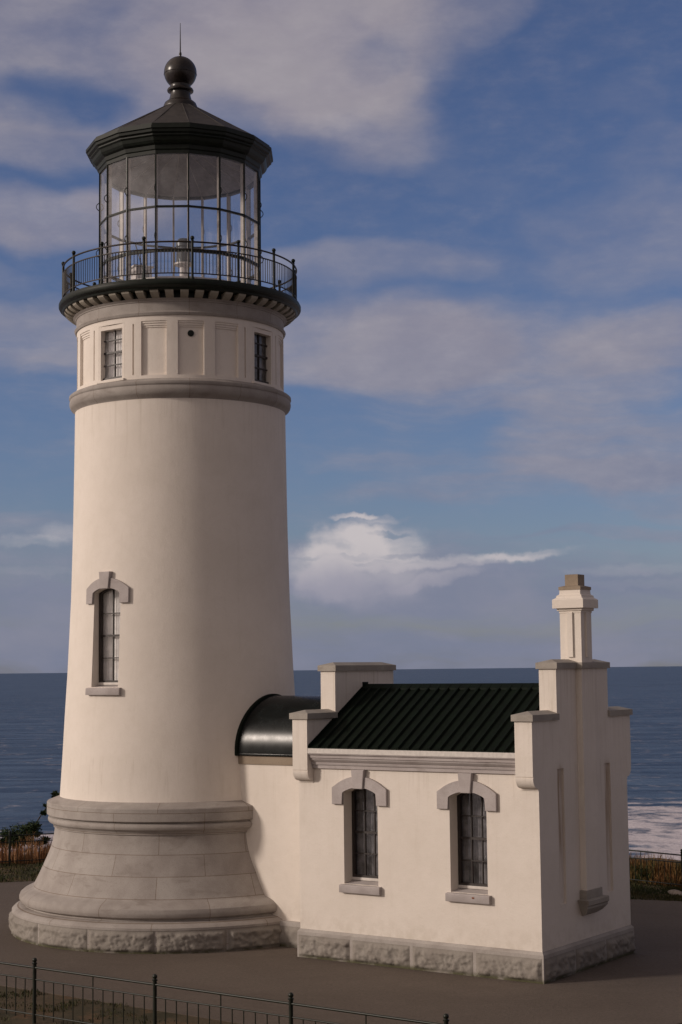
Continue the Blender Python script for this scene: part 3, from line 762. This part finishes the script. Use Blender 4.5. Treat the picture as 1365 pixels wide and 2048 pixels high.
# roof
bm = bmesh.new()
poly(bm, [(.36, 18.90), (1.3, 18.315), (2.12, 17.83), (2.155, 17.82), (2.155, 17.78), (2.2, 17.765), (2.2, 17.70), (2.165, 17.685), (2.155, 17.63), (2.10, 17.60), (2.10, 17.57), (2.06, 17.54), (2.035, 17.47), (2.0, 17.42), (1.94, 17.385), (1.925, 17.30), (1.90, 17.28), (1.895, 17.205), (LR-.085, 17.205), (LR-.085, 17.27)])
roof = finish(bm, 'lantern_roof', 'dome_metal', tower, 8)
roof.data.materials.append(M['dark_metal'])
for p in roof.data.polygons:
    if p.center.z < 17.82: p.material_index = 1
bm = bmesh.new()
for k in range(16):
    a = A0+da*k; tube(bm, lpt(.40, a, 18.872), lpt(2.115, a, 17.826), .009, 6)
finish(bm, 'roof_seam', 'dome_metal', roof, 50)
bm = bmesh.new(); poly(bm, [(LR-.08, 17.26), (1.5, 17.55), (.8, 17.85), (.2, 17.95), (0, 17.95)]); finish(bm, 'ceiling_lining', 'ceiling', roof, 15)
bm = bmesh.new()
for k in range(16): tube(bm, lpt(LR-.12, A0+da*k, 17.27), lpt(.25, A0+da*k, 17.92), .007, 6)
torus(bm, .32, 17.88, .03, 32, 6); finish(bm, 'ceiling_rib', 'bar_metal', roof, 50)
bm = bmesh.new()
lathe(bm, [(.20, 18.80), (.40, 18.82), (.405, 18.86), (.395, 18.93), (.37, 18.99), (.325, 19.03), (.29, 19.045), (.265, 19.09), (.245, 19.16), (.235, 19.22), (.235, 19.255), (.27, 19.27), (.305, 19.285), (.312, 19.315), (.295, 19.345), (.24, 19.36), (.235, 19.39), (.245, 19.43), (.10, 19.44)], 48)
fin = finish(bm, 'finial_neck', 'ball_metal', roof, 30)
bm = bmesh.new(); ball(bm, (0, 0, 19.745), .385, 48, 32); torus(bm, .383, 19.70, .008, 48, 6); finish(bm, 'vent_ball', 'ball_metal', roof, 40)
bm = bmesh.new(); tube(bm, (0, 0, 20.11), (0, 0, 20.24), .028, 10); tube(bm, (0, 0, 20.2), (0, 0, 20.96), .017, 8, .006); ball(bm, (0, 0, 20.2), .035, 12, 8); finish(bm, 'lightning_rod', 'ball_metal', roof, 40)

# beacon and fittings inside the lantern
bc = thing('beacon_lamp', 'grey drum-shaped beacon lamp on a white pedestal inside the glass lantern', 'lamp', (.08, -.1, 14.165))
bm = bmesh.new(); lathe(bm, [(0, 0), (.34, 0), (.34, .05), (.12, .10), (.09, .86), (.22, .92), (.22, .96), (0, .97)], 32); finish(bm, 'pedestal', 'inner_white', bc, 35)
bm = bmesh.new(); lathe(bm, [(0, .96), (.17, .96), (.17, 1.04), (.15, 1.05), (.15, 1.34), (.185, 1.35), (.185, 1.46), (.12, 1.54), (0, 1.57)], 32); finish(bm, 'lamp_housing', 'lamp_metal', bc, 35)
bm = bmesh.new()
for k in range(4):
    a = R_(45+90*k); tube(bm, (.21*cos(a), .21*sin(a), .95), (.19*cos(a), .19*sin(a), 1.38), .012, 6)
finish(bm, 'guard_rod', 'lamp_metal', bc, 40)
bm = bmesh.new(); bx(bm, -.20, .20, -.16, .16, .0, .74, .015)
bx(bm, -.24, .24, -.19, .19, .74, .78, .01)
cb = finish(bm, 'equipment_cabinet', 'inner_white', None, 30); cb.location = (-.85, -.55, 14.166); cb.rotation_euler = (0, 0, .5)
tag(cb, 'low white equipment cabinet in left half of glass lantern', 'cabinet')
an = thing('weather_instrument', 'dark twin-rod instrument standing left of the beacon inside the lantern', 'instrument', (-.72, -1.12, 14.165))
bm = bmesh.new(); tube(bm, (0, 0, 0), (.03, 0, .55), .045, 10, .03); bx(bm, -.05, .11, -.05, .05, .38, .50, .01); finish(bm, 'stand', 'lamp_metal', an, 40)
bm = bmesh.new(); tube(bm, (0, 0, .5), (-.20, 0, 1.18), .014, 6); finish(bm, 'rod', 'dark_metal', an, 40)
bm = bmesh.new(); tube(bm, (.04, 0, .5), (-.02, 0, 1.1), .010, 6); finish(bm, 'rod', 'dark_metal', an, 40)

# ================================================================== WORKROOM
TH = -.6054
u1, u2, w, T, c_ = 4.6836, 10.1005, 1.88, .3612, .2145
room = thing('workroom', 'small white gabled workroom with green-black metal roof joined to the tower', 'building', (0, 0, 0), TH)
bpy.context.view_layer.update()
# wall core (local X = away from the tower, local -Y = front face)
bm = bmesh.new(); bx(bm, u1+T, u2-T, -w, w, .0, 4.02)
core = finish(bm, 'wall', 'stucco_rust', room, 24)
WC = (6.165, 8.595)
def Pf(uc, side=-1):
    def P(p): return Vector((uc+p.x*(1 if side < 0 else -1), side*(w+p.y), p.z))
    return P
for uc in WC:
    for sd_ in (-1, 1):
        boolean(core, cutter(Pf(uc, sd_), .40, 1.50, 3.375, .11, .45))
def gable_poly():
    v = w; V = v+c_
    half = [(v, 0), (v, 3.44), (v+.02, 3.44), (v+.02, 3.475)]
    for i in range(0, 9):
        a = pi/2*i/8; half.append((v+.035+(c_-.035)*sin(a), 3.475+.20*(1-cos(a))))
    half[-1] = (V-.004, 3.668); half += [(V-.016, 3.674), (V-.016, 3.69), (V, 3.694), (V, 4.705), (1.099, 4.705), (1.099, 5.654)]
    return half+[(-a, b) for a, b in half[::-1]]
for ua, ub, nm in ((u1, u1+T, 'tower_side_gable'), (u2-T, u2, 'end_gable')):
    bm = bmesh.new(); extrude_poly(bm, gable_poly(), lambda p: Vector((ua, p[0], p[1])), lambda p: Vector((ub, p[0], p[1])))
    g_ = finish(bm, nm, 'stucco_rust', room, 24)
    if nm == 'end_gable':
        cut = bmesh.new()
        for v0 in (-1.01, .99): bx(cut, u2-.045, u2+.2, v0-.13, v0+.13, 1.30, 3.79)
        boolean(g_, cut)
    # thin shadow line above the corbels
# parapet caps: low hipped stones
def hip_cap(bm, ua, ub, va, vb, z, h=.115, rise=.065, hip_a=True, hip_b=True):
    o = .045; ua -= o; ub += o
    if hip_a: va -= o
    if hip_b: vb += o
    um = (ua+ub)/2; hv = (ub-ua)/2
    B = [(ua, va), (ub, va), (ub, vb), (ua, vb)]
    lo = [bm.verts.new((a, b, z)) for a, b in B]; hi = [bm.verts.new((a, b, z+h)) for a, b in B]
    r0 = bm.verts.new((um, va+(hv if hip_a else 0), z+h+rise)); r1 = bm.verts.new((um, vb-(hv if hip_b else 0), z+h+rise))
    bm.faces.new(lo[::-1])
    for i in range(4): bm.faces.new((lo[i], lo[(i+1) % 4], hi[(i+1) % 4], hi[i]))
    bm.faces.new((hi[0], hi[1], r0)); bm.faces.new((hi[1], hi[2], r1, r0)); bm.faces.new((hi[2], hi[3], r1)); bm.faces.new((hi[3], hi[0], r0, r1))
for ua, ub in ((u1, u1+T), (u2-T, u2)):
    for va, vb, ha, hb in ((-(w+c_), -1.08, True, False), (1.08, w+c_, False, True)):
        bm = bmesh.new(); hip_cap(bm, ua, ub, va, vb, 4.70, .115, .065, ha, hb); finish(bm, 'parapet_cap', 'granite_cap', room, 10)
    bm = bmesh.new(); hip_cap(bm, ua, ub, -1.099, 1.099, 5.65); finish(bm, 'parapet_cap', 'granite_cap', room, 10)
# chimney breast on the end wall, with its own cap return
bm = bmesh.new(); bx(bm, u2-.05, u2+.125, -.28, .28, 1.46, 5.66); finish(bm, 'chimney_breast', 'stucco_rust', room, 24)
bm = bmesh.new(); bx(bm, u2-.05, u2+.165, -.325, .325, 5.647, 5.768, .006); finish(bm, 'breast_cap', 'granite_cap', room, 24)
bm = bmesh.new(); bx(bm, u2-.04, u2+.15, -.34, .34, 1.30, 1.475, .012); sb = finish(bm, 'corbel_stone', 'granite_cap', room, 24)
bm = bmesh.new()
pts = [(u2-.04, 1.31), (u2+.22, 1.31), (u2+.235, 1.295), (u2+.235, 1.215), (u2+.205, 1.185), (u2+.205, 1.15), (u2+.14, 1.06), (u2+.04, 1.0), (u2-.04, .99)]
extrude_poly(bm, pts, lambda p: Vector((p[0], -.44 if p[1] > 1.14 else -.44+(1.14-p[1])*1.2, p[1])), lambda p: Vector((p[0], .44 if p[1] > 1.14 else .44-(1.14-p[1])*1.2, p[1])))
finish(bm, 'corbel_step', 'granite_cap', sb, 24)
# chimney
def sq(bm, prof, cu=9.985, cv=0.):
    lathe(bm, [(r*math.sqrt(2), z) for r, z in prof], 4, pi/4, center=(cu, cv))
bm = bmesh.new()
sq(bm, [(.225, 5.70), (.225, 6.715), (.235, 6.72), (.235, 6.755), (.265, 6.765), (.265, 6.81), (.33, 6.812), (.33, 6.975), (.315, 6.99), (.28, 7.01), (.268, 7.03), (.268, 7.055), (.24, 7.07), (.225, 7.085), (.22, 7.17), (0, 7.17)])
for du, dv in ((0, -1), (1, 0), (0, 1), (-1, 0)):
    for s in (1,):
        a, b = (.058, .265) if du == 0 else (.265, .058)
        x0, x1 = (9.985-.058, 9.985+.058) if du == 0 else ((9.985+.2, 9.985+.262) if du > 0 else (9.985-.262, 9.985-.2))
        y0, y1 = (-.058, .058) if dv == 0 else ((.2, .262) if dv > 0 else (-.262, -.2))
        bx(bm, x0, x1, y0, y1, 5.87, 6.73)
chim = finish(bm, 'chimney', 'stucco', room, 15)
bm = bmesh.new(); sq(bm, [(0, 7.165), (.235, 7.168), (.235, 7.225), (.15, 7.25), (.14, 7.25), (.14, 7.465), (.09, 7.47), (.09, 7.40), (0, 7.40)]); finish(bm, 'chimney_pot', 'granite_brown', chim, 15)
# roof
ze, zr, ve = 4.135, 5.33, w+.175
def roof_side(bm, sgn):
    ua, ub = u1+T-.01, u2-T+.01; nrm = Vector((0, sgn*(zr-ze), ve)).normalized()
    pitch = .232; n = int(round((ub-ua)/pitch)); seq = []
    for i in range(n+1):
        s = ua+(ub-ua)*i/n
        seq += [(s-.042, 0), (s-.026, .045), (s+.026, .045), (s+.042, 0)]
    seq = [(min(ub, max(ua, s)), h) for s, h in seq]
    rows = []
    for v, z in ((ve, ze), (0, zr)):
        rows.append([bm.verts.new(Vector((s, sgn*v, z))+nrm*h) for s, h in seq])
    low = [bm.verts.new(Vector((s, sgn*ve, ze-.035))) for s, h in seq]
    for i in range(len(seq)-1):
        if (rows[0][i].co-rows[0][i+1].co).length < 1e-6: continue
        bm.faces.new((rows[0][i], rows[0][i+1], rows[1][i+1], rows[1][i])); bm.faces.new((rows[0][i], low[i], low[i+1], rows[0][i+1]))
bm = bmesh.new(); roof_side(bm, -1); roof_side(bm, 1)
rf = finish(bm, 'roof', 'roof_metal', room, 20)
bm = bmesh.new(); ua, ub = u1+T-.005, u2-T+.005
pts = [(-.15, zr-.085), (-.15, zr-.045), (-.035, zr+.03), (0, zr+.045), (.035, zr+.03), (.15, zr-.045), (.15, zr-.085), (0, zr-.01)]
extrude_poly(bm, pts, lambda p: Vector((ua, p[0], p[1])), lambda p: Vector((ub, p[0], p[1])))
bx(bm, ua, ua+.02, -.10, .10, zr-.05, zr+.085); finish(bm, 'ridge_cap', 'roof_metal', rf, 20)
# gable flashing strips on the roof edges
for s in (-1, 1):
    for x0, x1 in ((u1+T, u1+T+.03), (u2-T-.03, u2-T)):
        bm = bmesh.new()
        P0 = [(x0, s*ve, ze+.0), (x1, s*ve, ze+.0), (x1, s*ve, ze+.06), (x0, s*ve, ze+.06)]; P1 = [(x0, 0, zr), (x1, 0, zr), (x1, 0, zr+.06), (x0, 0, zr+.06)]
        a = [bm.verts.new(p) for p in P0]; b = [bm.verts.new(p) for p in P1]
        bm.faces.new(a[::-1]); bm.faces.new(b)
        for i in range(4): bm.faces.new((a[i], a[(i+1) % 4], b[(i+1) % 4], b[i]))
        finish(bm, 'roof_flashing', 'roof_metal', rf, 20)
# cornices
for s in (-1, 1):
    bm = bmesh.new()
    pts = [(w-.05, 3.727), (w+.05, 3.727), (w+.05, 3.795), (w+.075, 3.80), (w+.085, 3.835), (w+.075, 3.845), (w+.105, 3.87), (w+.135, 3.905), (w+.14, 3.935), (w+.165, 3.94), (w+.165, 3.985), (w+.195, 4.005), (w+.205, 4.03), (w+.205, 4.105), (w+.19, 4.12), (w-.05, 4.14)]
    extrude_poly(bm, pts, lambda p: Vector((u1+T-.01, s*p[0], p[1])), lambda p: Vector((u2-T+.01, s*p[0], p[1])))
    finish(bm, 'cornice', 'granite_trim', room, 15)
    bm = bmesh.new(); bx(bm, u1+T+.002, u2-T-.002, min(s*(w+.06), s*(w+.209)), max(s*(w+.06), s*(w+.209)), 4.028, 4.124); finish(bm, 'eave_board', 'white_wood', room, 15)
# windows
for i, uc in enumerate(WC):
    for sd_ in (-1, 1):
        wn = make_window(room, Pf(uc, sd_), .40, 1.545, 3.375, .11, .645, .34, 3, 4, 'curtain_reflect', 3.72)
        if i == 1 and sd_ == -1:
            bm = bmesh.new(); ball(bm, (uc+.13, -(w+.087), 1.43), .022, 10, 6, .8)
            for v in bm.verts: v.co.y = -(w+.087)+(v.co.y+(w+.087))*.25; v.co.x = uc+.13+(v.co.x-uc-.13)*1.5
            finish(bm, 'rust_spot', 'rust', wn, 60)
# plinth
pr = .045
bm = bmesh.new()
for (x0, x1, y0, y1) in ((u1-pr, u2+pr, -w-pr, w+pr),):
    z_prof = [(0, -.1), (0, .43), (0, .50), (.035, .545), (.035, .552)]
    rings = []
    for d_, z in z_prof: rings.append([bm.verts.new((a, b, z)) for a, b in ((x0+d_, y0+d_), (x1-d_, y0+d_), (x1-d_, y1-d_), (x0+d_, y1-d_))])
    for A, B in zip(rings, rings[1:]):
        for i in range(4): bm.faces.new((A[i], A[(i+1) % 4], B[(i+1) % 4], B[i]))
    bm.faces.new(rings[-1])
pl = finish(bm, 'plinth', 'granite', room, 20)
bm = bmesh.new()
ub_ = [u1-pr, 5.94, 7.32, 8.71, u2+pr]
for sgn in (-1, 1):
    for i, (a, b) in enumerate(zip(ub_, ub_[1:])):
        if sgn < 0: rockface(bm, lambda s, z: Vector((s, -w-pr-.003, z)), lambda s: Vector((0, -1, 0)), a+.012, b-.012, .0, .435, .024, .068, i*5.3+2)
        else: rockface(bm, lambda s, z: Vector((-s, w+pr+.003, z)), lambda s: Vector((0, 1, 0)), -b+.012, -a-.012, .0, .435, .06, .08, i*5.3+31)
vb_ = [-w-pr, -.68, .62, w+pr]
for i, (a, b) in enumerate(zip(vb_, vb_[1:])):
    rockface(bm, lambda s, z: Vector((u2+pr+.003, s, z)), lambda s: Vector((1, 0, 0)), a+.012, b-.012, .0, .435, .026, .068, i*4.1+60)
    rockface(bm, lambda s, z: Vector((u1-pr-.003, -s, z)), lambda s: Vector((-1, 0, 0)), -b+.012, -a-.012, .0, .435, .06, .08, i*4.1+90)
finish(bm, 'rock_face', 'granite_rock', pl, 60, recalc=False)

# passage to the tower
VC = 1.0
bm = bmesh.new(); bx(bm, 2.0, u1+.02, -VC, VC, 0, 3.72); psg = finish(bm, 'passage_wall', 'stucco', room, 20)
bm = bmesh.new(); bx(bm, 2.0, u1+.015, -VC-.09, VC+.09, -.1, .515, .01); pp = finish(bm, 'passage_plinth', 'granite', psg, 20)
bm = bmesh.new()
rockface(bm, lambda s, z: Vector((s, -VC-.093, z)), lambda s: Vector((0, -1, 0)), 3.2, u1-pr-.01, .0, .42, .04, .05, 77)
finish(bm, 'rock_face', 'granite_rock', pp, 60, recalc=False)
bm = bmesh.new(); bx(bm, 2.0, u1+.012, -VC-.03, VC+.03, 3.70, 3.885, .004); finish(bm, 'stone_band', 'granite_brown', psg, 20)
def vault_pts(a, h, z0, n=32): return [(-a, z0)]+[(-a*cos(pi*i/n), z0+.05+h*sin(pi*i/n)) for i in range(n+1)]+[(a, z0)]
bm = bmesh.new(); pts = vault_pts(1.055, 1.19, 3.89)
extrude_poly(bm, pts, lambda p: Vector((1.2, p[0], p[1])), lambda p: Vector((u1+.01, p[0], p[1])))
vlt = finish(bm, 'vault_roof', 'vault_metal', room, 20)
bm = bmesh.new(); bx(bm, 2.1, u1+.005, -1.075, 1.075, 3.882, 3.925, .008); finish(bm, 'vault_gutter', 'vault_metal', vlt, 20)
# flashing collar: slightly larger vault trimmed to a shell round the tower
bm = bmesh.new(); pts = vault_pts(1.10, 1.245, 3.875)
extrude_poly(bm, pts, lambda p: Vector((1.2, p[0], p[1])), lambda p: Vector((4.0, p[0], p[1])))
col_ = finish(bm, 'vault_flashing', 'roof_metal', vlt, 20)
col_.parent = room
cb_ = bmesh.new(); lathe(cb_, [(0, 3.5), (2.665+.07, 3.5), (shaft_r(5.3)+.07, 5.3), (0, 5.3)], 96)
boolean(col_, cb_, 'INTERSECT'); col_.parent = vlt

# ================================================================== FENCES
def fence(name, label, P0, D, sp, k0, k1, npick=12):
    root = thing(name, label, 'fence', tuple(P0+D*(sp*k0)), atan2(D.y, D.x))
    L = sp*(k1-k0)
    bm = bmesh.new(); tube(bm, (0, 0, .88), (L, 0, .88), .019, 10); finish(bm, 'top_rail', 'fence_metal', root, 50)
    for z in (.69, .13):
        bm = bmesh.new(); tube(bm, (0, 0, z), (L, 0, z), .013, 8); finish(bm, 'lower_rail', 'fence_metal', root, 50)
    bm = bmesh.new(); tube(bm, (0, 0, -.1), (0, 0, .95), .032, 12); lathe(bm, [(.03, .93), (.045, .94), (.045, .955), (.028, .965), (.022, .985)], 12)
    ps = finish(bm, 'post', 'fence_metal', root, 40)
    bm = bmesh.new(); ball(bm, (0, 0, 1.0), .040); pb = finish(bm, 'ball_finial', 'fence_metal', ps, 60)
    bm = bmesh.new(); tube(bm, (0, 0, .06), (0, 0, .69), .0095, 6); pk = finish(bm, 'picket', 'fence_metal', root, 60)
    bm = bmesh.new(); tube(bm, (0, 0, -.05), (0, 0, .88), .0105, 6); tk = finish(bm, 'tall_picket', 'fence_metal', root, 60)
    fp = True; ft = True; f1 = True; cnt = 0
    for k in range(k0, k1+1):
        x = sp*(k-k0)
        if f1: o = ps; f1 = False
        else:
            o = link(ps.copy(), root); q = pb.copy(); link(q, o)
        o.location = (x, 0, 0)
        if k == k1: break
        for j in range(1, npick):
            src = tk if j*2 == npick else pk
            if src is pk and fp: o = pk; fp = False
            elif src is tk and ft: o = tk; ft = False
            else: o = link(src.copy(), root)
            o.location = (x+sp*j/npick, 0, 0)
    return root
fence('iron_fence', 'dark iron picket fence with ball finials in the foreground before the tower', FR0, FRD, FSP, -1, 4)
fence('iron_fence', 'dark iron fence beside the dry grass left of the tower base', LF0+LFD*.12, LFD, FSP, -1, 3)
fence('iron_fence', 'thin iron fence above the surf right of the workroom', RF0, RFD, FSP, -2, 1, 14)
bm = bmesh.new()
rnd = random.Random(3)
# ================================================================== SHRUB beyond the left fence
def leafclump(V, Fc, c, r, n, rnd, flat=.7, size=.05):
    for _ in range(n):
        d = Vector((rnd.gauss(0, 1), rnd.gauss(0, 1), rnd.gauss(0, 1)*flat)); d = d.normalized()*r*(rnd.random()**.45); p = c+d*1.0
        a = Vector((rnd.uniform(-1, 1), rnd.uniform(-1, 1), rnd.uniform(-.3, 1))).normalized(); b = a.cross(Vector((rnd.uniform(-1, 1), rnd.uniform(-1, 1), rnd.uniform(-1, 1)))).normalized()
        s = size*rnd.uniform(.6, 1.4); k = len(V)
        V += [p-b*s*.3, p+a*s*.6+b*s*.25*0-b*s*.28, p+a*s*1.5, p+a*s*.6+b*s*.3]; Fc.append((k, k+1, k+2, k+3))
def shrub(name, label, loc, clumps, trunk, seed):
    rnd = random.Random(seed); root = thing(name, label, 'tree', loc)
    V, Fc = [], []
    for c, r, n, fl in clumps: 
        for _ in range(max(3, n//90)):
            cc = Vector(c)+Vector((rnd.uniform(-1, 1), rnd.uniform(-1, 1)*.8, rnd.uniform(-1, 1)*fl))*r*.75
            leafclump(V, Fc, cc, r*rnd.uniform(.25, .55), 90, rnd, fl, .06)
    me = bpy.data.meshes.new('crown'); me.from_pydata(V, [], Fc); me.materials.append(M['leaf']); link(bpy.data.objects.new('crown', me), root)
    bm = bmesh.new()
    for p, q, r1, r2 in trunk: tube(bm, p, q, r1, 7, r2)
    finish(bm, 'trunk', 'bark', root, 60)
    return root
# positions in metres relative to its foot
shrub('wind_bent_shrub', 'dark windswept evergreen shrub leaning right behind the left fence', (-6.9, 13.6, -.78),
      [((-.55, 0, 1.25), .42, 1100, .55), ((.55, 0, 1.42), .55, 3000, .5), ((1.0, 0, 1.62), .38, 1500, .6), ((.15, 0, 1.3), .35, 1100, .5), ((1.3, 0, 1.25), .25, 500, .6),
       ((1.25, 0, 2.15), .14, 330, .7), ((1.5, 0, 2.4), .15, 330, .7), ((1.7, 0, 2.7), .15, 330, .8), ((1.62, 0, 2.38), .10, 180, .7)],
      [((.5, 0, 0), (.3, 0, .7), .06, .05), ((.3, 0, .7), (-.45, 0, 1.25), .045, .02), ((.3, 0, .7), (.75, 0, 1.3), .05, .03), ((.75, 0, 1.3), (1.25, 0, 2.1), .03, .018), ((1.25, 0, 2.1), (1.7, 0, 2.75), .018, .006), ((.55, 0, .9), (1.25, 0, 1.25), .03, .012)], 11)
# pale rubble edging at the far right verge
bm.free()
for i, (x, y) in enumerate(((11.95, 4.15), (12.35, 3.75), (12.75, 3.35))):
    bm = bmesh.new(); bmesh.ops.create_icosphere(bm, subdivisions=3, radius=.24)
    for v in bm.verts:
        v.co = Vector((v.co.x*1.0, v.co.y*.5, v.co.z*.38))*(1+.28*noise.noise(v.co*5+Vector((i*7, 0, 0))))
    o = finish(bm, 'edging_stone', 'stones', None, 50); o.location = (x, y, .02); o.rotation_euler = (0, 0, -.85+i*.2)
    tag(o, ('low pale edging stone, nearest to the workroom of three by right fence', 'low pale edging stone, middle one of three by right fence', 'low pale edging stone, farthest from the workroom of three')[i], 'stone', 'edging stones in the right verge')
